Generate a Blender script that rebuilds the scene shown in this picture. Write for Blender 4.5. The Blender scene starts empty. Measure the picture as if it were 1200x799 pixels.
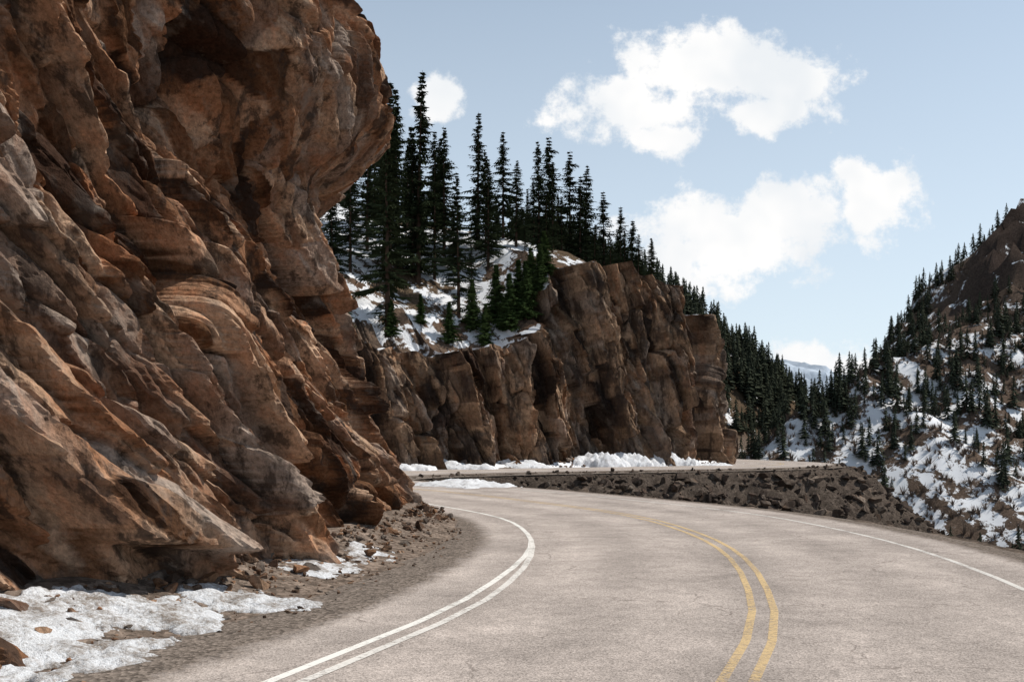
import bpy, math, random
import numpy as np
from mathutils import Vector
random.seed(7); R_=np.random.default_rng(7)
S=bpy.context.scene

# ---------------------------------------------------------------- noise
def h2(ix,iy,seed):
    n=(np.asarray(ix).astype(np.int64)*374761393+np.asarray(iy).astype(np.int64)*668265263+seed*1442695041)&0xFFFFFFFF
    n=((n^(n>>13))*1274126177)&0xFFFFFFFF
    n=n^(n>>16); n=(n*2246822519)&0xFFFFFFFF; n=n^(n>>15)
    return n/4294967295.0
def noise2(x,y,seed=0):
    ix=np.floor(x);iy=np.floor(y);fx=x-ix;fy=y-iy
    fx=fx*fx*(3-2*fx);fy=fy*fy*(3-2*fy)
    a=h2(ix,iy,seed);b=h2(ix+1,iy,seed);c=h2(ix,iy+1,seed);d=h2(ix+1,iy+1,seed)
    return ((a*(1-fx)+b*fx)*(1-fy)+(c*(1-fx)+d*fx)*fy)*2-1
def fbm(x,y,o=4,seed=0,g=.5):
    r=0;a=1;t=0
    for i in range(o):
        r=r+a*noise2(x*2**i+i*17.3,y*2**i-i*9.1,seed+i*13);t+=a;a*=g
    return r/t
def facets(a,b,seed,ga=.7,gb=.7,bias=-.6):
    ia=np.floor(a);ib=np.floor(b)
    best=np.full(a.shape,1e9);sec=np.full(a.shape,1e9);out=np.zeros(a.shape);rid=np.zeros(a.shape)
    for da in(-1,0,1):
        for db in(-1,0,1):
            ja=ia+da;jb=ib+db
            ca=ja+.5+.9*(h2(ja,jb,seed)-.5);cb=jb+.5+.9*(h2(ja,jb,seed+1)-.5)
            x=a-ca;y=b-cb
            d=x*x+y*y
            m=d<best
            v=(h2(ja,jb,seed+2)-.5)+(h2(ja,jb,seed+3)-.5)*2*ga*x+(bias+(h2(ja,jb,seed+4)-.5)*2*gb)*y
            sec=np.where(m,best,np.minimum(sec,d))
            best=np.where(m,d,best);out=np.where(m,v,out);rid=np.where(m,h2(ja,jb,seed+5),rid)
    return out,rid,np.sqrt(sec)-np.sqrt(best)
def sstep(a,b,x):
    t=np.clip((x-a)/(b-a),0,1);return t*t*(3-2*t)
def blur(a,n=1):
    for _ in range(n):
        p=np.pad(a,1,mode='edge')
        a=(p[:-2,1:-1]+p[2:,1:-1]+p[1:-1,:-2]+p[1:-1,2:]+3.5*p[1:-1,1:-1])/7.5
    return a

# ---------------------------------------------------------------- curves
def catmull(C,step):
    C=np.array(C,float);C=np.vstack([2*C[0]-C[1],C,2*C[-1]-C[-2]])
    out=[]
    for i in range(1,len(C)-2):
        p0,p1,p2,p3=C[i-1:i+3];n=max(2,int(np.linalg.norm(p2[:2]-p1[:2])/step))
        for t in np.arange(n)/n:
            q=.5*((2*p1)+(-p0+p2)*t+(2*p0-5*p1+4*p2-p3)*t*t+(-p0+3*p1-3*p2+p3)*t**3)
            q[2:]=(p1+(p2-p1)*t)[2:]
            out.append(q)
    out.append(C[-2]);return np.array(out)
def arclen(P):
    return np.concatenate([[0],np.cumsum(np.linalg.norm(np.diff(P[:,:2],axis=0),axis=1))])
def dist_poly(x,y,P,A=None):
    best=np.full(x.shape,1e18);sg=np.ones(x.shape);att=[np.zeros(x.shape) for _ in range(P.shape[1]-2)]
    for i in range(len(P)-1):
        ax,ay=P[i,:2];bx,by=P[i+1,:2];dx,dy=bx-ax,by-ay;L=dx*dx+dy*dy
        t=np.clip(((x-ax)*dx+(y-ay)*dy)/L,0,1)
        ex=x-ax-t*dx;ey=y-ay-t*dy;d=ex*ex+ey*ey;m=d<best
        best=np.where(m,d,best);sg=np.where(m,np.sign(dx*ey-dy*ex),sg)
        for k in range(len(att)):
            att[k]=np.where(m,P[i,2+k]*(1-t)+P[i+1,2+k]*t,att[k])
    return np.sqrt(best)*np.where(sg==0,1,sg),att   # + = left

ROADC=[(-40,-35),(-20,-20),(-10,-11),(-5.3,-5),(-2,0),(.25,4),(1.85,8.16),(2.93,11.6),(3.83,16.9),(3.95,21.7),(3.2,27),
 (1.1,32.5),(-2.8,40.5),(-7,46.5),(-10.3,52),(-11.5,58),(-9.5,64),(-4,69.8),(3,74.5),(11,79),(18,83.3),(22.8,88.5),(25.8,95),(27,104),(25,118),
 (21,135),(20,155),(27,195),(57,245),(97,292),(122,335),(133,420),(138,600),(160,1000),(200,2500)]
ROADa=catmull(ROADC,1.6)
# mountain foot: x,y, cliff top, slope, D(rise length), jump(1 = cliff)
MTNC=[(-46,-28,14,.6,20,1),(-25,-13.5,14,.6,20,1),(-15.5,-5.5,15,.5,20,1),(-10.8,-.5,15,.5,20,1),(-7.8,4,15,.5,15,1),(-5.9,9,15,.5,12,1),(-4.4,13,15,.5,10,1),
 (-3.3,18,15,.5,8,1),(-2.7,23,15,.4,6,1),(-2.8,27.5,15,.3,5,1),(-4.4,31.5,14,.3,5,1),(-8,36.3,12,.4,8,1),(-13,42,11,.7,20,1),(-17.5,49,10,.9,30,1),
 (-19,57,9,1,35,1),(-17,64.5,9,1,35,1),(-12,71,9.5,1,36,1),(-6,76.5,9,1,34,1),(0,80.5,9.2,1,30,1),(3,82.6,12.5,.75,26,1),(5.5,84.2,17,.5,22,1),(10,87,17.4,.45,20,1),(15,90,16.6,.4,18,1),
 (19.0,93.4,14.6,.4,16,1),(20.2,98,13.5,.5,14,1),(20,108,12,.6,16,1),(17,125,8,.7,30,.8),(13,150,4,.8,50,0),(20,200,1,1.1,60,0),(50,252,0,1.35,66,0),(90,300,0,1.4,70,0),
 (115,342,0,1.1,80,0),(125,420,0,.7,120,0),(130,600,0,.6,200,0),(150,1000,0,.5,300,0),(190,2500,0,.4,300,0)]
MTN=catmull(MTNC,1.4)
def thin(P):
    keep=[0]
    for i in range(1,len(P)-1):
        far=P[i,1]>125
        if np.linalg.norm(P[i,:2]-P[keep[-1],:2])>(12 if far else 1.5):keep.append(i)
    keep.append(len(P)-1);return P[keep]
MTNd=thin(MTN);ROADd=thin(ROADa)
RIDGE=np.array([(36,188,-9),(55,198,3),(72,206,13),(90,215,21),(108,228,29),(125,243,41),(140,262,58),(175,300,82),(260,330,120),(500,400,210)],float)

def hill(x,y,d,att,jump=True):
    top,slope,D,jm=att
    dd=np.maximum(0,d-3.2*jm)
    z=top+slope*D*(1-np.exp(-dd/D))
    rough=fbm(x*.09,y*.09,4,31)*np.minimum(4,dd*.13)+fbm(x*.35,y*.35,3,37)*.5*np.minimum(1,dd*.3)
    z=z+rough
    if jump:
        k=sstep(4.6,6.2,d)*jm+sstep(0,2.5,d)*(1-jm)
        z=-.5+(z-.15+.5)*k
    return z
def ground(x,y,full=False,jump=True):
    sd,_=dist_poly(x,y,ROADd);sd=-sd
    dm,att=dist_poly(x,y,MTNd)
    e=np.maximum(0,sd-5.5)
    n=fbm(x*.22,y*.22,5,3)
    rg=1-2*np.abs(fbm(x*.3,y*.3,3,14))
    z=-.035+.018*noise2(x*2.3,y*2.3,5)-.85*e*(1+.25*n)+n*np.minimum(1.6,e*.6)+fbm(x*1.1,y*1.1,3,8)*np.minimum(.45,e*.35)+rg*np.minimum(.9,e*.3)
    z=np.maximum(z,-30+3*fbm(x*.03,y*.03,3,9))
    rd,ra=dist_poly(x,y,RIDGE)
    ad=np.abs(rd)
    zr=ra[0]-.63*ad+fbm(x*.03,y*.03,5,11)*np.minimum(13,3+ad*.15)+3.5*(1-2*np.abs(fbm(x*.06,y*.06,3,12)))
    crag=sstep(28,46,ra[0])*sstep(34,8,ad)
    fc,_,fe=facets(x/9+y/23,y/14-x/30,19,bias=0)
    zr=zr+crag*(5*(1-2*np.abs(fbm(x*.11,y*.11,4,15)))+2.5*fbm(x*.4,y*.4,3,16)+6*fc)
    z=np.where(sd>12,np.maximum(z,zr),z)
    under=np.abs(sd)<5.0
    z=np.where(under,-.07,z)
    tal=np.clip(1+dm/1.9,0,1)
    z=np.where((dm<=0)&(sd<-5.0),z+.45*tal**1.6+.1*tal*fbm(x*1.4,y*1.4,3,21),z)
    zh=hill(x,y,dm,att,jump)
    z=np.where(dm>0,np.where(dm<5.5,np.maximum(np.where(dm<1.2,.4,-.5),zh),zh),z)
    if full:return z,sd,dm,att,rd,zr,crag
    return z
def gz(x,y):
    return float(ground(np.array([float(x)]),np.array([float(y)]),jump=False)[0])

# ---------------------------------------------------------------- mesh helper
def mesh_arr(name,V,F,mat=None,attrs=None,cols=None,smooth=False,mi=None,obj=True):
    me=bpy.data.meshes.new(name);V=np.ascontiguousarray(V,np.float32).reshape(-1,3);F=np.ascontiguousarray(F,np.int32)
    k=F.shape[1];me.vertices.add(len(V));me.vertices.foreach_set('co',V.ravel())
    me.loops.add(F.size);me.loops.foreach_set('vertex_index',F.ravel())
    me.polygons.add(len(F));me.polygons.foreach_set('loop_start',np.arange(len(F),dtype=np.int32)*k)
    try: me.polygons.foreach_set('loop_total',np.full(len(F),k,np.int32))
    except Exception: pass
    if mi is not None: me.polygons.foreach_set('material_index',np.ascontiguousarray(mi,np.int32))
    me.polygons.foreach_set('use_smooth',np.full(len(F),smooth,bool))
    for n,a in (attrs or {}).items():
        at=me.attributes.new(n,'FLOAT','POINT');at.data.foreach_set('value',np.ascontiguousarray(a,np.float32).ravel())
    if cols is not None:
        at=me.attributes.new('col','FLOAT_COLOR','POINT')
        c=np.ones((len(V),4),np.float32);c[:,:3]=cols.reshape(-1,3);at.data.foreach_set('color',c.ravel())
    me.update();me.validate()
    for m in (mat if isinstance(mat,list) else [mat]):
        if m: me.materials.append(m)
    if not obj:return me
    o=bpy.data.objects.new(name,me);S.collection.objects.link(o);return o
def gridF(nu,nv):
    i=np.arange(nu-1)[:,None]*nv+np.arange(nv-1)[None,:]
    return np.stack([i,i+nv,i+nv+1,i+1],-1).reshape(-1,4)

# ---------------------------------------------------------------- materials
class M:
    def __init__(s,name):
        s.m=bpy.data.materials.new(name);s.m.use_nodes=True;s.t=s.m.node_tree
        s.t.nodes.remove(s.t.nodes['Principled BSDF'])
        s.b=s.t.nodes.new('ShaderNodeBsdfDiffuse');s.b.inputs['Roughness'].default_value=.3
        s.out=s.t.nodes['Material Output'];s.t.links.new(s.b.outputs[0],s.out.inputs[0])
    def n(s,ty,**k):
        nd=s.t.nodes.new(ty)
        for a,v in k.items():setattr(nd,a,v)
        return nd
    def l(s,a,b):s.t.links.new(a,b)
    def pos(s):
        if not hasattr(s,'_p'):s._p=s.n('ShaderNodeNewGeometry').outputs['Position']
        return s._p
    def noise(s,scale,detail=4,rough=.6,vec=None,dist=0):
        nd=s.n('ShaderNodeTexNoise');nd.inputs['Scale'].default_value=scale;nd.inputs['Detail'].default_value=detail
        nd.inputs['Roughness'].default_value=rough;nd.inputs['Distortion'].default_value=dist;s.l(vec or s.pos(),nd.inputs['Vector']);return nd.outputs['Fac']
    def vor(s,scale,feat='F1',vec=None,out='Distance'):
        nd=s.n('ShaderNodeTexVoronoi');nd.feature=feat;nd.inputs['Scale'].default_value=scale;s.l(vec or s.pos(),nd.inputs['Vector']);return nd.outputs[out]
    def vorc(s,scale):
        nd=s.n('ShaderNodeTexVoronoi');nd.inputs['Scale'].default_value=scale;s.l(s.pos(),nd.inputs['Vector'])
        sp=s.n('ShaderNodeSeparateColor');s.l(nd.outputs['Color'],sp.inputs[0]);return nd.outputs['Distance'],sp.outputs[0]
    def math(s,op,a,b=None,c=None,clamp=False):
        nd=s.n('ShaderNodeMath',operation=op,use_clamp=clamp)
        for i,v in enumerate((a,b,c)):
            if v is None:continue
            if isinstance(v,(int,float)):nd.inputs[i].default_value=v
            else:s.l(v,nd.inputs[i])
        return nd.outputs[0]
    def ramp(s,f,lo,hi,a=0.,b=1.):
        nd=s.n('ShaderNodeMapRange');nd.inputs[1].default_value=lo;nd.inputs[2].default_value=hi;nd.inputs[3].default_value=a;nd.inputs[4].default_value=b
        s.l(f,nd.inputs[0]);return nd.outputs[0]
    def mix(s,f,a,b,mode='MIX'):
        nd=s.n('ShaderNodeMix',data_type='RGBA',blend_type=mode)
        for i,v in ((0,f),(6,a),(7,b)):
            if isinstance(v,(int,float)):nd.inputs[i].default_value=v
            elif isinstance(v,tuple):nd.inputs[i].default_value=(*v,1)
            else:s.l(v,nd.inputs[i])
        return nd.outputs[2]
    def attr(s,name,out='Fac'):
        return s.n('ShaderNodeAttribute',attribute_name=name).outputs[out]
    def scale(s,v,xyz):
        nd=s.n('ShaderNodeMapping');nd.inputs['Scale'].default_value=xyz;s.l(v,nd.inputs[0]);return nd.outputs[0]
    def grey(s,f):
        nd=s.n('ShaderNodeCombineColor')
        for i in range(3):s.l(f,nd.inputs[i])
        return nd.outputs[0]
    def bump(s,h,dist,strength=1,prev=None):
        nd=s.n('ShaderNodeBump');nd.inputs['Distance'].default_value=dist;nd.inputs['Strength'].default_value=strength;s.l(h,nd.inputs['Height'])
        if prev:s.l(prev,nd.inputs['Normal'])
        return nd.outputs[0]
    def done(s,col,nrm=None,rough=None):
        ci=s.b.inputs[0]
        if isinstance(col,tuple):ci.default_value=(*col,1)
        else:s.l(col,ci)
        if nrm:s.l(nrm,s.b.inputs['Normal'])
        return s.m
SNOW=(.80,.82,.86)
def mat_rock(name,k=1.,bd=.03):
    m=M(name);c=m.attr('col','Color')
    n1=m.noise(1.3*k,4,.65);n2=m.noise(11*k,5,.75)
    c=m.mix(1.,c,m.grey(m.ramp(n2,.3,.7,.5,1.5)),'MULTIPLY')
    c=m.mix(m.ramp(n1,.54,.67,0,.45),c,(.27,.235,.205) if k==1 else (.2,.165,.14))
    n4=m.noise(1.9*k,5,.72,vec=m.scale(m.pos(),(1,1,.3)))
    c=m.mix(m.ramp(n4,.52,.60,0,.78),c,(.045,.034,.029))
    c=m.mix(m.ramp(n4,.46,.38,0,.35),c,m.mix(1.,c,(1.3,.92,.72),'MULTIPLY'))
    sn=m.math('ADD',m.attr('snow'),m.ramp(n1,.25,.75,-.45,.45));sn=m.ramp(sn,.5,.56)
    c=m.mix(sn,c,SNOW)
    return m.done(c,m.bump(n2,bd,1.))
ROCK=mat_rock('rock_face_material',1.,.045);CLIFF=mat_rock('cliff_material',.33,.2)
def mat_ground():
    m=M('ground_material');c=m.attr('col','Color')
    n2=m.noise(6,4,.75);vd,v=m.vorc(14);_,v2=m.vorc(3.1)
    f=m.math('MULTIPLY',m.ramp(n2,.3,.7,.5,1.4),m.ramp(v,0,1,.6,1.4));f=m.math('MULTIPLY',f,m.ramp(v2,0,1,.75,1.25))
    c=m.mix(1.,c,m.grey(f),'MULTIPLY')
    sn=m.math('ADD',m.attr('snow'),m.ramp(m.noise(.16,8,.74),.25,.75,-.5,.5));sn=m.ramp(sn,.5,.54)
    c=m.mix(sn,c,SNOW)
    return m.done(c,m.bump(n2,.05,.9))
GROUND=mat_ground()
def mat_road():
    m=M('asphalt_material');ac=m.attr('across');a=m.math('ABSOLUTE',ac)
    n1=m.noise(.45,4,.65);n3=m.noise(3,5,.75);vd,v=m.vorc(70)
    f=m.math('MULTIPLY',m.ramp(n3,.3,.7,.84,1.16),m.ramp(v,0,1,.62,1.38));f=m.math('MULTIPLY',f,m.ramp(n1,.3,.7,.78,1.22))
    t=m.math('COSINE',m.math('MULTIPLY',ac,3.49));f=m.math('MULTIPLY',f,m.ramp(t,-1,1,1.07,.91))
    asp=m.mix(1.,(.385,.34,.315),m.grey(f),'MULTIPLY')
    wn=m.n('ShaderNodeVectorMath',operation='ADD');nz=m.n('ShaderNodeTexNoise');nz.inputs['Scale'].default_value=1.4;nz.inputs['Detail'].default_value=4;m.l(m.pos(),nz.inputs['Vector'])
    m.l(m.pos(),wn.inputs[0]);m.l(nz.outputs['Color'],wn.inputs[1])
    cr=m.ramp(m.vor(.3,'DISTANCE_TO_EDGE',vec=wn.outputs[0]),.0,.006,1,0);cr=m.math('MULTIPLY',cr,m.ramp(n1,.44,.54,.1,.6))
    asp=m.mix(cr,asp,(.12,.10,.09))
    gd,gv=m.vorc(28)
    gr=m.mix(1.,(.155,.13,.113),m.grey(m.math('MULTIPLY',m.ramp(gv,0,1,.5,1.65),m.ramp(n3,.3,.7,.75,1.25))),'MULTIPLY')
    e=m.math('ADD',a,m.ramp(n3,.25,.75,-.25,.25));k=m.ramp(e,4.35,4.7)
    c=m.mix(k,asp,gr)
    h=m.math('ADD',m.math('MULTIPLY',vd,.35),m.math('MULTIPLY',k,gd))
    return m.done(c,m.bump(h,.012,.7),.85)
ROADM=mat_road()
def mat_paint(name,col,wear,big=.25,amax=1.):
    m=M(name);n=m.math('ADD',m.ramp(m.noise(14,5,.8),.3,.7,-.3,.3),m.ramp(m.noise(.9,3,.6),.3,.7,-big,big))
    al=m.ramp(m.math('ADD',n,1-wear),.3,.65,0,amax)
    m.done(col,None,.8);tr=m.n('ShaderNodeBsdfTransparent');mx=m.n('ShaderNodeMixShader');m.l(al,mx.inputs[0]);m.l(tr.outputs[0],mx.inputs[1]);m.l(m.b.outputs[0],mx.inputs[2]);m.l(mx.outputs[0],m.out.inputs[0]);return m.m
WHITE=mat_paint('white_paint',(.80,.79,.76),.34,.2,.9);WHITE2=mat_paint('worn_white_paint',(.78,.76,.73),.38,.2,.8);YELL=mat_paint('yellow_paint',(.72,.54,.30),.42,.12,.75)
def mat_snow(name,dirt):
    m=M(name);n=m.noise(2.2,6,.72);n2=m.noise(18,5,.75)
    c=m.mix(m.ramp(m.math('ADD',m.math('MULTIPLY',n,.6),m.math('MULTIPLY',n2,.4)),.46,.6,0,dirt),SNOW,(.24,.19,.15))
    return m.done(c,m.bump(m.math('ADD',n,m.math('MULTIPLY',n2,.5)),.12,1),.6)
SNOWM=mat_snow('snow_material',.3);SNOWD=mat_snow('dirty_snow_material',.9)
def mat_needle(name,a,b):
    m=M(name);oi=m.n('ShaderNodeObjectInfo').outputs['Random']
    f=m.math('ADD',m.ramp(m.noise(1.3,2,.6),.3,.7,0,.7),m.math('MULTIPLY',oi,.3))
    return m.done(m.mix(f,a,b),None,.75)
NEED=mat_needle('spruce_needles',(.022,.031,.019),(.048,.06,.03));NEEDY=mat_needle('young_spruce_needles',(.03,.052,.018),(.06,.088,.032));NEEDF=mat_needle('distant_needles',(.029,.038,.028),(.058,.065,.045))
BARK=M('bark').done((.075,.05,.038));TWIG=M('dry_twigs').done((.16,.122,.10))

# ---------------------------------------------------------------- ground sheet
def axis(lo,hi,step,g,far_lo,far_hi):
    c=list(np.arange(lo,hi,step));s=step;x=c[-1]
    while x<far_hi:s*=g;x+=s;c.append(x)
    s=step;x=lo;pre=[]
    while x>far_lo:s*=g;x-=s;pre.append(x)
    return np.array(pre[::-1]+c)
gx=axis(-24,40,.38,1.022,-6000,7000);gy=axis(4,100,.38,1.02,-1500,8000)
X,Y=np.meshgrid(gx,gy,indexing='ij')
sh=X.shape
Z,sd,dm,att,rd,zr,crag=ground(X.ravel(),Y.ravel(),True)
x=X.ravel();y=Y.ravel()
onR=(sd>12)&(zr>-29)&(dm<0)&(Z<=zr+.5)
hillm=(dm>3)
c=np.tile(np.array([.15,.118,.097]),(len(x),1))
emb=(sd>5.4)&~onR
c[emb]=(.075,.06,.05)
c[onR]=(.125,.092,.072)
c[hillm]=(.11,.08,.055)
cg=(crag*onR)[:,None];c=c*(1-cg)+np.array([.05,.038,.033])*cg
tone=1+.3*fbm(x*.05,y*.05,4,44);c=c*tone[:,None]
snow=np.zeros(len(x))
snow[hillm]=.6
snow[hillm&(x>3)&(y<130)]=.42
snow[hillm&(y>150)]=.36
snow[onR]=.515+.12*fbm(x*.02,y*.02,2,51)[onR]
snow=snow-.24*crag*onR
snow[emb]=.12
near=(dm<=0)&(sd<5.4);snow[near]=-.2
snow=np.where(near&(y>55)&(sd<-5.2),.58,snow)
mesh_arr('ground',np.stack([x,y,Z],-1),gridF(*sh),GROUND,{'snow':snow},c,smooth=True)

# ---------------------------------------------------------------- cliffs
A=arclen(MTN)
def cliff(name,u,smax,topfn,vstep,offfn,angle,layers,mat,palette,lip,seed,zfoot=-.6,nb=1,warp=(.2,.35,.2),big=.5,calm=None,tilt=.7):
    shear=1/math.tan(angle)
    T=topfn(u)
    for _ in range(6):T=topfn(np.clip(u-shear*T,0,smax))
    w=np.linspace(0,1,int((T.max()-zfoot)/vstep))
    zz=zfoot+(T[:,None]-zfoot)*w[None]
    s2=np.clip(u[:,None]-shear*zz,0,smax)
    bx=np.interp(s2,A,MTN[:,0]);by=np.interp(s2,A,MTN[:,1]);e=1.2
    tx=np.interp(s2+e,A,MTN[:,0])-np.interp(s2-e,A,MTN[:,0]);ty=np.interp(s2+e,A,MTN[:,1])-np.interp(s2-e,A,MTN[:,1])
    L=np.hypot(tx,ty)+1e-9;nx=ty/L;ny=-tx/L
    ca,sa=math.cos(angle),math.sin(angle)
    wx=fbm(s2*warp[0],zz*warp[0],3,seed+90)*warp[1];wy=fbm(s2*warp[0]+9,zz*warp[0],3,seed+91)*warp[2]
    s3,z3=s2+wx,zz+wy
    a=s3*ca-z3*sa;b=s3*sa+z3*ca
    disp=0;rids=[];crk=0;cl_=1 if calm is None else calm(s2,zz,by)
    for li,(La,Lb,amp,bias,ang2,cd,cw) in enumerate(layers):
        c2,s2b=math.cos(ang2),math.sin(ang2);a2=a*c2-b*s2b;b2=a*s2b+b*c2
        d,r,ed=facets(a2/La,b2/Lb,seed,tilt*1.2,tilt,bias);seed+=20
        disp=disp+amp*d*(cl_ if li<2 else 1);rids.append(r)
        if cd:crk=crk+cd*np.exp(-ed/cw)*sstep(-.3,.3,fbm(s2*.4/Lb,zz*.4/Lb,2,seed+7))*cl_
    disp=blur(disp,nb)-crk+fbm(s2*.15,zz*.15,3,seed)*big
    tot=offfn(s2,zz,by,bx,T[:,None]+0*zz)+disp
    Px=bx+nx*tot;Py=by+ny*tot
    nl=int(lip/(vstep*2.5));lw=np.linspace(0,1,nl+1)[1:]
    lx=Px[:,-1:]-nx[:,-1:]*lip*lw[None];ly=Py[:,-1:]-ny[:,-1:]*lip*lw[None]
    d_,at_=dist_poly(lx.ravel(),ly.ravel(),MTNd)
    hz=hill(lx.ravel(),ly.ravel(),d_,at_,False).reshape(lx.shape)
    k=sstep(0,.5,lw)[None];lz=(zz[:,-1:])*(1-k)+(hz-.12)*k+.12*fbm(lx*.9,ly*.9,3,5)
    lz[:,-1]-=1.5
    P=np.concatenate([np.stack([Px,Py,zz],-1),np.stack([lx,ly,lz],-1)],1)
    t=(.3*rids[0]+.4*rids[1]+.3*rids[2])+.25*fbm(s3*.5,z3*.5,4,seed+3)
    t=np.clip((t-.2)/.6,0,.999)
    pal=np.array(palette);q=t*(len(pal)-1);i=q.astype(int);f=(q-i)[...,None]
    colr=pal[i]*(1-f)+pal[i+1]*f
    colr=colr*(.55+.5*rids[2][...,None]+.4*rids[1][...,None])
    cl=np.tile(np.array([.14,.10,.075]),(len(u),len(lw),1))
    C=np.concatenate([colr,cl],1)
    sn=np.concatenate([np.full(s2.shape,-.3)+ .5*(w[None]>.975),np.full(lx.shape,.5)],1)
    return mesh_arr(name,P.reshape(-1,3),gridF(len(u),P.shape[1]),mat,{'snow':sn.ravel()},C)
def s_at_y(y0,lo,hi):
    m=(A>=lo)&(A<=hi);i=np.argmin(np.abs(MTN[m,1]-y0));return A[m][i]
s0=s_at_y(4.5,0,120);s1=s_at_y(36,0,130);s2_=s_at_y(60,s1,s1+60);s3_=s_at_y(126,s2_,s2_+150)
ZT=[-1,0,1,2.5,4.5,6,7.5,8.3,9,10,11,12.5,14,17]
YT=[-30,6,10,12.5,15,18,20.5,23,27.5,32,37,60]
OT=np.array([
 [.6,.6,.2,-.3,-.8,-1.1,-1.4,-1.6,-1.8,-2.2,-2.5,-3,-3.5,-4],
 [.7,.6,.2,-.2,-.7,-.9,-1.0,-1.1,-1.2,-1.4,-1.5,-2,-2.8,-4],
 [.8,.7,.3,-.2,-.8,-1,-.9,-.8,-.9,-1.1,-1.2,-1.6,-2.5,-4],
 [.7,.6,.2,-.3,-.9,-1.3,-1.5,-1.6,-1.8,-2.1,-2.4,-3,-3.5,-4.5],
 [.5,.4,.1,-.5,-1.2,-1.9,-2.6,-3.1,-3.5,-3.9,-4.1,-4.2,-4.1,-4.6],
 [.3,.2,-.1,-.8,-1.7,-2.6,-3.6,-4.1,-4.3,-4.1,-3.7,-3.1,-2.9,-4.2],
 [.2,.1,-.3,-1,-1.9,-2.7,-3.2,-3.0,-2.4,-1.6,-1.2,-1.3,-2.2,-4.2],
 [.1,0,-.5,-1.4,-2.1,-2.8,-2.9,-2.4,-1.5,-.75,-.8,-1.6,-2.6,-4.5],
 [.1,-.1,-.6,-1.6,-2.3,-2.9,-3.0,-2.7,-1.7,-.95,-1.1,-2.0,-3.1,-4.7],
 [0,-.2,-.8,-1.7,-2.4,-3,-3.3,-3.3,-3.2,-3.1,-3.3,-3.7,-4.2,-5],
 [0,0,-.3,-.9,-1.5,-1.9,-2.3,-2.5,-2.7,-3,-3.2,-3.5,-4,-5],
 [0,0,-.3,-.9,-1.5,-1.9,-2.3,-2.5,-2.7,-3,-3.2,-3.5,-4,-5]])
def bil(yy,zz):
    yi=np.clip(np.searchsorted(YT,yy)-1,0,len(YT)-2);zi=np.clip(np.searchsorted(ZT,zz)-1,0,len(ZT)-2)
    ya=np.array(YT,float);za=np.array(ZT,float)
    fy=np.clip((yy-ya[yi])/(ya[yi+1]-ya[yi]),0,1);fz=np.clip((zz-za[zi])/(za[zi+1]-za[zi]),0,1)
    return (OT[yi,zi]*(1-fy)+OT[yi+1,zi]*fy)*(1-fz)+(OT[yi,zi+1]*(1-fy)+OT[yi+1,zi+1]*fy)*fz
calm=lambda s,z,by:1-.45*sstep(18.5,20.5,by)*sstep(7.3,8.8,z)*sstep(14.4,13,z)
an=math.radians(46);shr=14.5/math.tan(an)
u=np.concatenate([np.arange(0,s0,.4),np.arange(s0,s1+shr,.042),np.arange(s1+shr,s2_+3+shr,.3)])
cliff('rock_face',u,s2_+3,lambda s:np.interp(s,[0,s1-6,s1,s2_],[14.5,14.5,12,9]),.034,lambda s,z,by,bx,T:bil(by,z),an,
 [(6.5,1.45,.85,.1,0,.7,.03),(3.0,.66,.46,.0,.07,.35,.045),(1.25,.36,.22,-.2,-.1,.12,.06),(.5,.19,.085,-.2,.25,.04,.08),(.17,.085,.02,-.2,.1,0,1)],ROCK,
 [(.06,.035,.025),(.15,.077,.043),(.30,.155,.088),(.45,.305,.21),(.19,.107,.068),(.29,.23,.19),(.09,.053,.037)],5,140,warp=(.1,.2,.1),big=.25,calm=calm,tilt=.95)
an=math.radians(77);shr=17/math.tan(an)
def off_far(s,z,by,bx,T):
    o=-.12*z+.3
    o=o+1.0*np.sin(s*.33+z*.03)+.5*np.sin(s*.83+z*.05+2)
    return o-.4*sstep(T-1.5,T,z)
cliff('cliff',np.arange(s2_-4,s3_+shr,.09),s3_+5,lambda s:np.interp(s,A,MTN[:,2])+.9*fbm(s*.25,s*0,3,71)+.5*fbm(s*.9,s*0,2,72),.12,off_far,an,
 [(16,2.9,3.0,-.1,0,3.6,.04),(6.5,1.3,1.5,-.1,.05,1.3,.045),(2.4,.62,.6,-.3,-.1,.3,.06),(.9,.36,.22,-.3,.15,0,1)],CLIFF,
 [(.042,.031,.026),(.095,.062,.045),(.22,.14,.09),(.40,.27,.18),(.14,.09,.062),(.31,.24,.19),(.065,.046,.037)],6.5,400,warp=(.1,.5,.2),tilt=.8)

# ---------------------------------------------------------------- road
def frame_at(P,s):
    Aa=arclen(P);x=np.interp(s,Aa,P[:,0]);y=np.interp(s,Aa,P[:,1])
    e=.8;tx=np.interp(s+e,Aa,P[:,0])-np.interp(s-e,Aa,P[:,0]);ty=np.interp(s+e,Aa,P[:,1])-np.interp(s-e,Aa,P[:,1]);L=np.hypot(tx,ty)
    return x,y,ty/L,-tx/L
RA=arclen(ROADa)
def rs(y0,mn=0,mx=1e9):
    m=(RA>=mn)&(RA<=mx);return RA[m][np.argmin(np.abs(ROADa[m,1]-y0))]
sr=np.concatenate([np.arange(0.5,rs(200),.4),np.arange(rs(200),RA[-1]-10,6)])
ac=np.array([-6.6,-6.0,-5.4,-5.0,-4.6,-4,-3,-2,-1,0,1,2,3,4,4.6,5.0,5.4,5.8])
x,y,nx,ny=frame_at(ROADa,sr)
PX=x[:,None]+nx[:,None]*ac;PY=y[:,None]+ny[:,None]*ac
edge=np.array([-.12,-.05,-.015,-.004,0,0,0,0,0,0,0,0,0,0,0,-.01,-.05,-.16])
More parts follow.
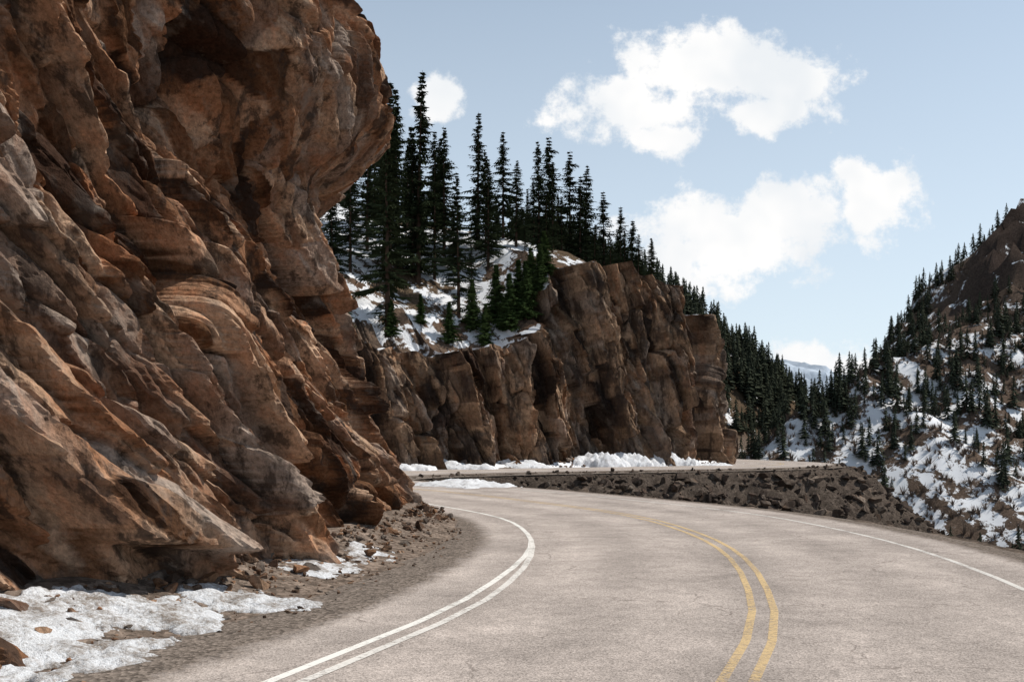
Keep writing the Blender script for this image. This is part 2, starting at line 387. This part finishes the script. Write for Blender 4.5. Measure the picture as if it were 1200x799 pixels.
mesh_arr('road',np.stack([PX,PY,edge[None]+0*PX],-1),gridF(len(sr),len(ac)),ROADM,{'across':(ac[None]+0*PX)},smooth=True)
def ribbon(name,sa,sb,offf,w,mat,z=.004,parent=None,step=.25):
    s=np.arange(sa,sb,step);x,y,nx,ny=frame_at(ROADa,s);o=offf(s,y)
    pts=[np.stack([x+nx*(o+k*w/2),y+ny*(o+k*w/2),np.full_like(x,z)],-1) for k in(-1,1)]
    ob=mesh_arr(name,np.stack(pts,1),gridF(len(s),2),mat,smooth=True);ob.parent=parent
rm=bpy.data.objects.new('road_markings',None);S.collection.objects.link(rm)
e1=rs(33)
ribbon('edge_line',1,e1+5,lambda s,y:-3.62+0*s,.10,WHITE,parent=rm)
ribbon('old_edge_line',1,rs(21),lambda s,y:-3.62+.27*sstep(21,11,y),.10,WHITE2,.008,parent=rm)
ribbon('edge_line_beyond',e1+5,rs(118),lambda s,y:-3.62+0*s,.10,WHITE2,parent=rm)
ribbon('centre_line_a',1,rs(118),lambda s,y:-.125+0*s,.09,YELL,parent=rm)
ribbon('centre_line_b',1,rs(118),lambda s,y:.125+0*s,.09,YELL,parent=rm)
ribbon('outer_edge_line',1,rs(118),lambda s,y:3.5+0*s,.10,WHITE2,parent=rm)

# ---------------------------------------------------------------- snow patches
def snow_patch(blobs,h,res,mat,seed,ns=1.2,ra=.85):
    b=np.array(blobs,float);x0,x1=(b[:,0]-b[:,2]*1.5).min(),(b[:,0]+b[:,2]*1.5).max();y0,y1=(b[:,1]-b[:,3]*1.5).min(),(b[:,1]+b[:,3]*1.5).max()
    gx=np.arange(x0,x1,res);gy=np.arange(y0,y1,res);X,Y=np.meshgrid(gx,gy,indexing='ij')
    m=np.full(X.shape,-9.)
    for cx,cy,rx,ry in b:m=np.maximum(m,1-np.hypot((X-cx)/rx,(Y-cy)/ry))
    m=m+ra*fbm(X*ns,Y*ns,6,seed,.65)
    g=ground(X.ravel(),Y.ravel()).reshape(X.shape)
    if h<.3:g=np.maximum(g,-.02)
    hh=h*np.sqrt(np.clip(m,0,1))*(1+.5*fbm(X*3,Y*3,4,seed+5))
    Z=g+hh-.015-.1*(m<0)
    F=gridF(*X.shape);mv=m.ravel()
    F=F[(mv[F]>-.02).any(1)]
    u,inv=np.unique(F,return_inverse=True)
    V=np.stack([X.ravel(),Y.ravel(),Z.ravel()],-1)[u]
    mesh_arr('snow_patch',V,inv.reshape(-1,4),mat,smooth=True)
snow_patch([(-4.6,9.6,.9,1.3),(-4.0,11,.8,.8),(-3.2,12.1,.8,.6),(-4.8,7.8,.9,1.5),(-6.2,5,.8,2),(-3.7,9.4,.5,.7)],.10,.03,SNOWD,3,2.4,1.15)
snow_patch([(-2.9,15.2,.5,.9),(-2.5,16.8,.4,.8)],.06,.03,SNOWD,9,3,1.1)
snow_patch([(-2.6,47,2.6,3.4),(-.6,49.5,2.6,2.2),(1.4,51,1.6,1.2)],.32,.12,SNOWM,12,.6)
snow_patch([(-8.5,72.5,3.2,1.6),(-13,67,2.2,3),(-4,76,2.5,1.3)],.55,.12,SNOWM,15,.6)
snow_patch([(7.5,83.8,2.2,1.5),(10.5,85.6,3,1.3),(14.5,87.8,2.4,1)],1.1,.12,SNOWM,18,.6)
snow_patch([(1.5,80,2.2,1)],.45,.12,SNOWM,22,.6)
snow_patch([(18.2,88.6,1.5,1.2)],.3,.12,SNOWM,25,.6)

# ---------------------------------------------------------------- stones
import bmesh
bm=bmesh.new();bmesh.ops.create_icosphere(bm,subdivisions=2,radius=1);IV=np.array([v.co[:] for v in bm.verts]);IF=np.array([[v.index for v in f.verts] for f in bm.faces]);bm.free()
def stone(seed):
    r=np.random.default_rng(seed);V=IV.copy()
    for _ in range(10):
        n=r.normal(size=3);n/=np.linalg.norm(n);c=r.uniform(.2,.6);d=V@n;V-=np.maximum(0,d-c)[:,None]*n
    V/=np.abs(V).max()
    return V*np.array([1,r.uniform(.65,.95),r.uniform(.5,.8)])
STV=[stone(i) for i in range(14)]
def scatter(name,pts,sizes,mat,pal,variants=STV,faces=IF,sink=.25,up=False,mi=None,mats=None):
    Vs=[];Fs=[];Cs=[];Ms=[];o=0;pts=np.array(pts)
    g=ground(pts[:,0],pts[:,1],jump=not up)
    for (p,s,z) in zip(pts,sizes,g):
        k=random.randrange(len(variants));V=variants[k]*s;a=random.uniform(0,6.283);c,sn=math.cos(a),math.sin(a)
        if not up:
            t=random.uniform(-.6,.6);ct,st=math.cos(t),math.sin(t);V=np.stack([V[:,0]*ct-V[:,2]*st,V[:,1],V[:,0]*st+V[:,2]*ct],-1)
        W=np.stack([V[:,0]*c-V[:,1]*sn+p[0],V[:,0]*sn+V[:,1]*c+p[1],V[:,2]+z+(p[2] if len(p)>2 else 0)+(s*sink if not up else -.15)],-1)
        f=faces[k] if isinstance(faces,list) else faces
        Vs.append(W);Fs.append(f+o);o+=len(W)
        q=pal[random.randrange(len(pal))];Cs.append(np.tile(np.array(q)*random.uniform(.7,1.3),(len(W),1)))
        if mi:Ms.append(mi[k])
    return mesh_arr(name,np.concatenate(Vs),np.concatenate(Fs),mats or mat,{'snow':np.full(o,-.5)},np.concatenate(Cs),mi=np.concatenate(Ms) if mi else None)
pal=[(.22,.125,.075),(.28,.18,.12),(.15,.095,.065),(.2,.165,.14),(.11,.07,.05)]
def along_base(n,sa,sb,o0,o1,pw=1.5):
    s=R_.uniform(sa,sb,n);o=o0+(o1-o0)*R_.random(n)**pw
    bx=np.interp(s,A,MTN[:,0]);by=np.interp(s,A,MTN[:,1]);tx=np.interp(s+1,A,MTN[:,0])-np.interp(s-1,A,MTN[:,0]);ty=np.interp(s+1,A,MTN[:,1])-np.interp(s-1,A,MTN[:,1]);L=np.hypot(tx,ty)
    return np.stack([bx+ty/L*o,by-tx/L*o],-1)
sA=s_at_y(5,0,120);sB=s_at_y(34,0,130)
P=along_base(4200,sA,sB,.2,2.6,2);scatter('rock_debris',P,.01+.05*R_.random(4200)**3,ROCK,pal)
P=along_base(380,sA,sB,.3,1.2);scatter('rock_debris',P,.05+.1*R_.random(380)**2,ROCK,pal)
P=along_base(14,sA+6,sB,.6,1.0);scatter('rock_debris',P,.13+.08*R_.random(14)**2,ROCK,pal)
P=along_base(400,s2_,s3_-20,-.4,1.6);scatter('rock_debris',P,.1+.4*R_.random(400)**3,ROCK,pal)
for (bx_,by_,bs) in [(-3.05,14.2,.19),(-2.2,17.6,.15),(-3.3,12.9,.15)]:
    scatter('boulder',[(bx_,by_)],[bs],ROCK,pal[:3],sink=.4)
def along_road(n,sa,sb,o0,o1,pw=1.):
    s=R_.uniform(sa,sb,n);o=o0+(o1-o0)*R_.random(n)**pw;x,y,nx,ny=frame_at(ROADa,s);return np.stack([x+nx*o,y+ny*o],-1)
dp=[(.08,.062,.05),(.11,.085,.07),(.05,.04,.034),(.17,.135,.11),(.07,.055,.047)]
sF=rs(64,RA[np.argmin(np.abs(ROADa[:,1]-58))]);sG=rs(112)
P=along_road(3000,sF-4,sG,6.3,15);scatter('embankment_rocks',P,.1+.75*R_.random(3000)**3,ROCK,dp,sink=.05)
P=along_road(420,sF-2,sG,5.3,6.6);scatter('embankment_rocks',P,.06+.28*R_.random(420)**2.5,ROCK,dp,sink=.1)
P=along_road(900,rs(16),rs(40),5.7,8.5);scatter('embankment_rocks',P,.04+.2*R_.random(900)**3,ROCK,dp)
scatter('boulder',[(13.6,67.5)],[1.3],ROCK,[(.06,.048,.042)],sink=.35)
scatter('boulder',[(19.5,73.5)],[.8],ROCK,[(.1,.08,.07)],sink=.3)

# ---------------------------------------------------------------- conifers
def conifer(seed,h=18.,wr=.1,bare=.12,dens=1.,tw=1.):
    r=random.Random(seed);V=[];F=[];Mi=[]
    def tri(a,b,c,m=0):
        i=len(V);V.extend([a,b,c]);F.append((i,i+1,i+2));Mi.append(m)
    n=6;lean=(r.uniform(-.02,.02)*h,r.uniform(-.02,.02)*h)
    ax=lambda z:(lean[0]*(z/h)**2,lean[1]*(z/h)**2)
    r0=h*.009+.03
    lv=[(-.4,r0*1.15),(h*.4,r0*.7),(h*.8,r0*.3),(h,.01)]
    for (za,ra),(zb,rb) in zip(lv,lv[1:]):
        for i in range(n):
            a=6.283*i/n;b=6.283*(i+1)/n;pa=ax(max(0,za));pb=ax(zb)
            p=[(pa[0]+ra*math.cos(a),pa[1]+ra*math.sin(a),za),(pa[0]+ra*math.cos(b),pa[1]+ra*math.sin(b),za),(pb[0]+rb*math.cos(b),pb[1]+rb*math.sin(b),zb),(pb[0]+rb*math.cos(a),pb[1]+rb*math.sin(a),zb)]
            tri(p[0],p[1],p[2],1);tri(p[0],p[2],p[3],1)
    z=h*.05;lop=[r.uniform(.7,1.2) for _ in range(8)]
    while z<h*.985:
        t=z/h;R=h*wr*((1-t)**.85)*min(1,.5+(t/.3))*r.uniform(.6,1.3)
        if t<bare:R*=.5
        nb=max(3,int((5 if t<bare else 6.5)*dens*r.uniform(.7,1.2)))
        if t<bare and r.random()<.5:nb=2
        for k in range(nb):
            ang=r.uniform(0,6.283);L=max(.18,R*r.uniform(.55,1.2)*lop[int(ang/6.284*8)])
            if r.random()<.08:L*=1.3
            d=(math.cos(ang),math.sin(ang));pp=(-d[1],d[0]);pit=.35*t-.45+r.uniform(-.12,.12);cx,cy=ax(z)
            m=max(2,int(L/(.34*tw)))
            for j in range(m+1):
                u=(j+.4)/(m+.4);q=L*u;zz=z+pit*q+.16*q*u
                p=(cx+d[0]*q,cy+d[1]*q,zz);tl=(.46*(1-.5*u)+.16)*tw*min(1,L/.7+.25)
                w=.12*tw
                for sgn in(-1,1):
                    f=r.uniform(.35,.9);g=r.uniform(.6,1)*sgn;dz=r.uniform(-.5,.12)
                    tip=(p[0]+(d[0]*f+pp[0]*g)*tl,p[1]+(d[1]*f+pp[1]*g)*tl,p[2]+dz*tl)
                    tri((p[0]-d[0]*w,p[1]-d[1]*w,p[2]+.04),(p[0]+d[0]*w,p[1]+d[1]*w,p[2]-.03),tip)
                tip=(p[0]+d[0]*tl*.5,p[1]+d[1]*tl*.5,p[2]-tl*r.uniform(.5,.9))
                tri((p[0]-pp[0]*w,p[1]-pp[1]*w,p[2]),(p[0]+pp[0]*w,p[1]+pp[1]*w,p[2]),tip)
            e=(cx+d[0]*L*1.08,cy+d[1]*L*1.08,z+pit*L+.2*L)
            tri((cx,cy,z+.05),(cx+d[0]*L*.6+pp[0]*.06,cy+d[1]*L*.6+pp[1]*.06,z+pit*L*.6),e)
        z+=h*.0165*r.uniform(.6,1.5)*(1.25-.5*t)/max(.6,dens)
    return np.array(V),np.array(F),np.array(Mi)
TALL=[conifer(i,18,random.uniform(.12,.175),bare=random.uniform(.03,.25),dens=random.uniform(.75,1.1)) for i in range(9)]
YOUNG=[conifer(50+i,6,.24,bare=0,dens=1.2,tw=.75) for i in range(3)]
TM=[mesh_arr('pine_tree_mesh',v,f,[NEED,BARK],mi=m,obj=False) for v,f,m in TALL]
YM=[mesh_arr('young_pine_mesh',v,f,[NEEDY,BARK],mi=m,obj=False) for v,f,m in YOUNG]
def tree(x,y,topz=None,h=None,young=False):
    z=gz(x,y)
    if h is None:h=max(2.5,topz-z)
    ms=YM if young else TM;o=bpy.data.objects.new('pine_tree',random.choice(ms));S.collection.objects.link(o)
    k=h/(6 if young else 18);wk=k if young else k**.8*1.12
    o.location=(x,y,z-.2);o.scale=(wk,wk,k);o.rotation_euler=(0,0,random.uniform(0,6.28))
# X, Y, crown top elevation (m)
for (tx,ty,tz) in [(-10.6,86,33.6),(-8.3,88,35.2),(-10,80,27.8),(-13.1,90,30.5),(-6.4,94,32),(-3.3,96,34.2),(-4.6,86,25.6),(-.9,100,33.6),(.4,96,29.5),(-2.2,92,28),
  (3.9,104,34.2),(3.3,96,26.7),(6.1,105,33),(6.9,101,29.4),(9.8,106,29),(11,101,26.2),(12.6,105,25.8),(8.8,108,26),(13.2,94,21.6),(12.3,97,22.6),(-14.4,80,23),(-15.5,95,30),(2.2,100,28.8),
  (-17,84,26),(-11.6,95,33),(-7.6,98,33),(5,100,27),(-15,74.5,19),(-7,90,27),(-5.4,92,24),(-8.8,93,28),(-1.6,96,24),(-10.5,90,24),(-13.8,85,27),(8.2,99,24),(7.6,103,31),(1.2,93,22),(-3.6,89,20)]:
    tree(tx,ty,topz=tz)
for (tx,ty,h) in [(15.5,97,3.2),(16,99,3),(14.5,100,4.5),(15.5,104,4.5),(16,102,3.5),(15,106,5.5),(15.5,109,4),(14.4,112,5),(13.6,108,6),(14,115,5.5),(11,97,5),(9.4,95,4),(13.5,103,4),(12.5,110,5)]:
    tree(tx,ty,h=h)
for (tx,ty,h) in [(-9.7,79.8,3),(-1.4,86,5),(.6,86.2,4.8),(1.7,86.6,4.5),(-3.4,85,4.5),(-5.2,82.5,3.5),(-.2,85,5),(-13,77,3),(1.2,85.6,5),(-2.3,84,3.6),(2.4,86.6,4.2),(-.8,85.2,3),(-7.6,83,2.6),(2.9,87.4,4)]:
    tree(tx,ty,h=h,young=True)
pts=[];hs=[]
while len(pts)<260:
    px=random.uniform(-34,26);py=random.uniform(88 if random.random()<.8 else 80,150)
    pts.append((px,py));hs.append(random.uniform(.3,.8))
pts=np.array(pts);dmm,_=dist_poly(pts[:,0],pts[:,1],MTNd);keep=(dmm>6.5)&~((pts[:,1]<104)&(pts[:,0]<2)&(R_.random(len(pts))<.65))
LOD=[conifer(80+i,18,.15,bare=.08,dens=.75,tw=1.4) for i in range(5)]
hs=np.array(hs);hs=np.where(pts[:,0]>6,hs*.5,hs)
scatter('hillside_pine_forest',pts[keep],hs[keep],None,[(1,1,1)],variants=[v for v,f,m in LOD],faces=[f for v,f,m in LOD],up=True,mi=[m for v,f,m in LOD],mats=[NEED,BARK])
def lowtree(seed):
    r=random.Random(seed);V=[];F=[]
    for k in range(13):
        t=k/13;z=.06+.92*t;R=.2*(1-t)**.85*r.uniform(.7,1.2)+.008;n=7;a0=r.uniform(0,6)
        for i in range(n):
            a=a0+6.283*i/n+r.uniform(-.3,.3);L=R*r.uniform(.6,1.2);b=len(V)
            V+= [(0,0,z+.075),(L*math.cos(a-.35),L*math.sin(a-.35),z-.02*r.random()),(L*1.1*math.cos(a+.3),L*1.1*math.sin(a+.3),z-.035*r.random())];F.append((b,b+1,b+2))
    for i in range(3):
        a=2.1*i;b=len(V);V+=[(.012*math.cos(a),.012*math.sin(a),-.05),(.012*math.cos(a+2.1),.012*math.sin(a+2.1),-.05),(0,0,.5)];F.append((b,b+1,b+2))
    return np.array(V),np.array(F)
LT=[lowtree(i) for i in range(8)]
def mass(name,cond,box,n,hr,seed,clump=.0):
    r=np.random.default_rng(seed);px=r.uniform(box[0],box[1],n);py=r.uniform(box[2],box[3],n)
    Z,sd,dm,att,rd,zr,cg=ground(px,py,True);k=cond(px,py,Z,sd,dm,rd,zr,cg)&(fbm(px*.05,py*.05,3,seed)>clump)
    p=np.stack([px,py],-1)[k];s=hr[0]+(hr[1]-hr[0])*r.random(k.sum())**1.6
    scatter(name,p,s,None,[(1,1,1)],variants=[v for v,f in LT],faces=[f for v,f in LT],up=True,mats=[NEEDF])
rr=np.random.default_rng(77)
onr=lambda x,y,z,sd,dm,rd,zr,cg:(sd>14)&(zr>-26)&(dm<-8)&(z<=zr+.5)&(cg<rr.uniform(.05,.9,len(x))**2)
mass('distant_pine_forest',lambda x,y,z,sd,dm,rd,zr,cg:(dm>3)&(y>150),(0,140,150,460),6500,(5,13),5,-.45)
mass('distant_pine_forest',onr,(30,300,110,330),6200,(2.2,8.5),6,-.1)
mass('distant_pine_forest',lambda x,y,z,sd,dm,rd,zr,cg:onr(x,y,z,sd,dm,rd,zr,cg)&(np.abs(rd)<9),(30,200,150,330),1700,(3,7.5),7,-.3)
def shrub(seed):
    r=random.Random(seed);V=[];F=[]
    for i in range(16):
        a=r.uniform(0,6.28);t=r.uniform(.1,.8);L=r.uniform(.6,1.1);d=(math.cos(a)*math.sin(t),math.sin(a)*math.sin(t),math.cos(t));p=(-math.sin(a)*.06,math.cos(a)*.06,0)
        b=len(V);V+=[(-p[0],-p[1],0),(p[0],p[1],0),(d[0]*L,d[1]*L,d[2]*L)];F.append((b,b+1,b+2))
    return np.array(V),np.array(F)
SHB=[shrub(i) for i in range(6)]
r=np.random.default_rng(9);px=r.uniform(30,230,14000);py=r.uniform(110,300,14000);Zq,sdq,dmq,_,rdq,zrq,cgq=ground(px,py,True)
k=onr(px,py,Zq,sdq,dmq,rdq,zrq,cgq)&(fbm(px*.07,py*.07,3,77)>-.25)
p=np.stack([px,py],-1)[k];scatter('leafless_shrubs',p,r.uniform(.8,2.4,len(p)),None,[(1,1,1)],variants=[v for v,f in SHB],faces=[f for v,f in SHB],up=True,mats=[TWIG])

# ---------------------------------------------------------------- distant mountains
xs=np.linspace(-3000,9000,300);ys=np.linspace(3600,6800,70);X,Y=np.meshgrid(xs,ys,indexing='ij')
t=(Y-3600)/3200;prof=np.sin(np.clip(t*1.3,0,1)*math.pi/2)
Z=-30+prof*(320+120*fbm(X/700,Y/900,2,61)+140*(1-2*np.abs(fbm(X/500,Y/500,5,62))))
dmn=M('hazed_mountain_material');nn=dmn.noise(.004,6,.7)
mesh_arr('distant_mountain',np.stack([X,Y,Z],-1),gridF(*X.shape),dmn.done(dmn.mix(dmn.ramp(nn,.47,.6),(.30,.35,.42),(.50,.57,.66))),smooth=False)  # bluish rock and snow tones with distance haze put into the colour

# ---------------------------------------------------------------- sky
SD=Vector((.88,.14,0)).normalized();EL=math.radians(54);sun=Vector((SD.x*math.cos(EL),SD.y*math.cos(EL),math.sin(EL)))
W=bpy.data.worlds.new('World');S.world=W;W.use_nodes=True;nt=W.node_tree
bg=nt.nodes['Background'];bg.inputs[1].default_value=.105
def wn(ty,**k):
    n=nt.nodes.new(ty)
    for a,v in k.items():setattr(n,a,v)
    return n
sky=wn('ShaderNodeTexSky',sky_type='NISHITA');sky.sun_disc=False;sky.sun_elevation=EL;sky.sun_rotation=math.atan2(sun.x,sun.y);sky.altitude=2500;sky.dust_density=1.0
tc=wn('ShaderNodeTexCoord');sx=wn('ShaderNodeSeparateXYZ');nt.links.new(tc.outputs['Generated'],sx.inputs[0])
# sky deepened toward the zenith, out of view, to lessen fill light
zn=wn('ShaderNodeMapRange');nt.links.new(sx.outputs[2],zn.inputs[0]);zn.inputs[1].default_value=.4;zn.inputs[2].default_value=.75;zn.inputs[3].default_value=1.65;zn.inputs[4].default_value=.6
hs_=wn('ShaderNodeHueSaturation');hs_.inputs['Saturation'].default_value=.70;nt.links.new(zn.outputs[0],hs_.inputs['Value']);hs_.inputs['Hue'].default_value=.486;nt.links.new(sky.outputs[0],hs_.inputs['Color'])
def wm(op,a,b=None,clamp=False):
    n=wn('ShaderNodeMath',operation=op,use_clamp=clamp)
    for i,v in enumerate((a,b)):
        if v is None:continue
        if isinstance(v,(int,float)):n.inputs[i].default_value=v
        else:nt.links.new(v,n.inputs[i])
    return n.outputs[0]
yy=wm('MAXIMUM',sx.outputs[1],.05);u=wm('DIVIDE',sx.outputs[0],yy);v=wm('DIVIDE',sx.outputs[2],yy)
cb=wn('ShaderNodeCombineXYZ');nt.links.new(u,cb.inputs[0]);nt.links.new(v,cb.inputs[1])
def wnoise(scale,det,ro,off=0):
    n=wn('ShaderNodeTexNoise');n.inputs['Scale'].default_value=scale;n.inputs['Detail'].default_value=det;n.inputs['Roughness'].default_value=ro
    mp=wn('ShaderNodeMapping');mp.inputs['Location'].default_value=(off,off,0);nt.links.new(cb.outputs[0],mp.inputs[0]);nt.links.new(mp.outputs[0],n.inputs['Vector']);return n
n1=wnoise(9,3,.58)
wv=wn('ShaderNodeVectorMath',operation='MULTIPLY_ADD');nt.links.new(n1.outputs['Color'],wv.inputs[0]);wv.inputs[1].default_value=(.06,.045,0)
sub=wn('ShaderNodeVectorMath',operation='SUBTRACT');nt.links.new(cb.outputs[0],sub.inputs[0]);sub.inputs[1].default_value=(.03,.0225,0);nt.links.new(sub.outputs[0],wv.inputs[2])
BL=[(.206,.385,.11,.038),(.262,.366,.075,.04),(.262,.334,.06,.026),(.122,.340,.08,.033),(.15,.312,.038,.022),
    (.215,.205,.105,.056),(.27,.228,.08,.042),(.165,.178,.06,.04),(.367,.237,.042,.045),(.352,.262,.028,.028),(.305,.078,.07,.024),(-.078,.348,.024,.026),(.22,.180,.06,.012),(.36,.072,.05,.014)]
cur=None
for (cx,cy,rx,ry) in BL:
    a=wn('ShaderNodeVectorMath',operation='SUBTRACT');nt.links.new(wv.outputs[0],a.inputs[0]);a.inputs[1].default_value=(cx,cy,0)
    b=wn('ShaderNodeVectorMath',operation='MULTIPLY');nt.links.new(a.outputs[0],b.inputs[0]);b.inputs[1].default_value=(1/rx,1/ry,0)
    l=wn('ShaderNodeVectorMath',operation='LENGTH');nt.links.new(b.outputs[0],l.inputs[0]);d=wm('SUBTRACT',1.0,l.outputs['Value'])
    cur=d if cur is None else wm('MAXIMUM',cur,d)
n2=wnoise(22,7,.66,3.3)
f=wm('ADD',cur,wm('MULTIPLY',wm('SUBTRACT',n2.outputs['Fac'],.5),2.5))
mr=wn('ShaderNodeMapRange',interpolation_type='SMOOTHSTEP');nt.links.new(f,mr.inputs[0]);mr.inputs[1].default_value=-.1;mr.inputs[2].default_value=.42
front=wm('GREATER_THAN',sx.outputs[1],.06);cf=wm('MULTIPLY',mr.outputs[0],front)
mr2=wn('ShaderNodeMapRange');nt.links.new(n1.outputs['Fac'],mr2.inputs[0]);mr2.inputs[1].default_value=.35;mr2.inputs[2].default_value=.6
cm=wn('ShaderNodeMix',data_type='RGBA');nt.links.new(mr2.outputs[0],cm.inputs[0]);cm.inputs[6].default_value=(8.2,8.5,8.8,1);cm.inputs[7].default_value=(9.8,9.7,9.6,1)
hz=wn('ShaderNodeMapRange');nt.links.new(sx.outputs[2],hz.inputs[0]);hz.inputs[1].default_value=0;hz.inputs[2].default_value=.5;hz.inputs[3].default_value=.8;hz.inputs[4].default_value=0.1
hm=wn('ShaderNodeMix',data_type='RGBA');nt.links.new(hz.outputs[0],hm.inputs[0]);nt.links.new(hs_.outputs[0],hm.inputs[6]);hm.inputs[7].default_value=(6.7,7.4,7.8,1)
fm=wn('ShaderNodeMix',data_type='RGBA');nt.links.new(cf,fm.inputs[0]);nt.links.new(hm.outputs[2],fm.inputs[6]);nt.links.new(cm.outputs[2],fm.inputs[7])
nt.links.new(fm.outputs[2],bg.inputs[0])
try:
    W.cycles.sampling_method='MANUAL';W.cycles.sample_map_resolution=256
except Exception: pass
sl=bpy.data.lights.new('sun','SUN');sl.energy=5.0;sl.angle=math.radians(.5);sl.color=(1,.94,.85)
so=bpy.data.objects.new('sun',sl);S.collection.objects.link(so);so.rotation_euler=sun.to_track_quat('Z','Y').to_euler();so.location=(30,-20,60)
# ---------------------------------------------------------------- camera
cam=bpy.data.cameras.new('camera');co=bpy.data.objects.new('camera',cam);S.collection.objects.link(co);co.location=(0,0,1.95);co.rotation_euler=(math.radians(90),0,0)
cam.lens=35;cam.sensor_width=36;cam.shift_y=.1;cam.clip_end=20000;cam.clip_start=.1;S.camera=co
S.view_settings.view_transform='Standard';S.view_settings.look='None';S.view_settings.exposure=0
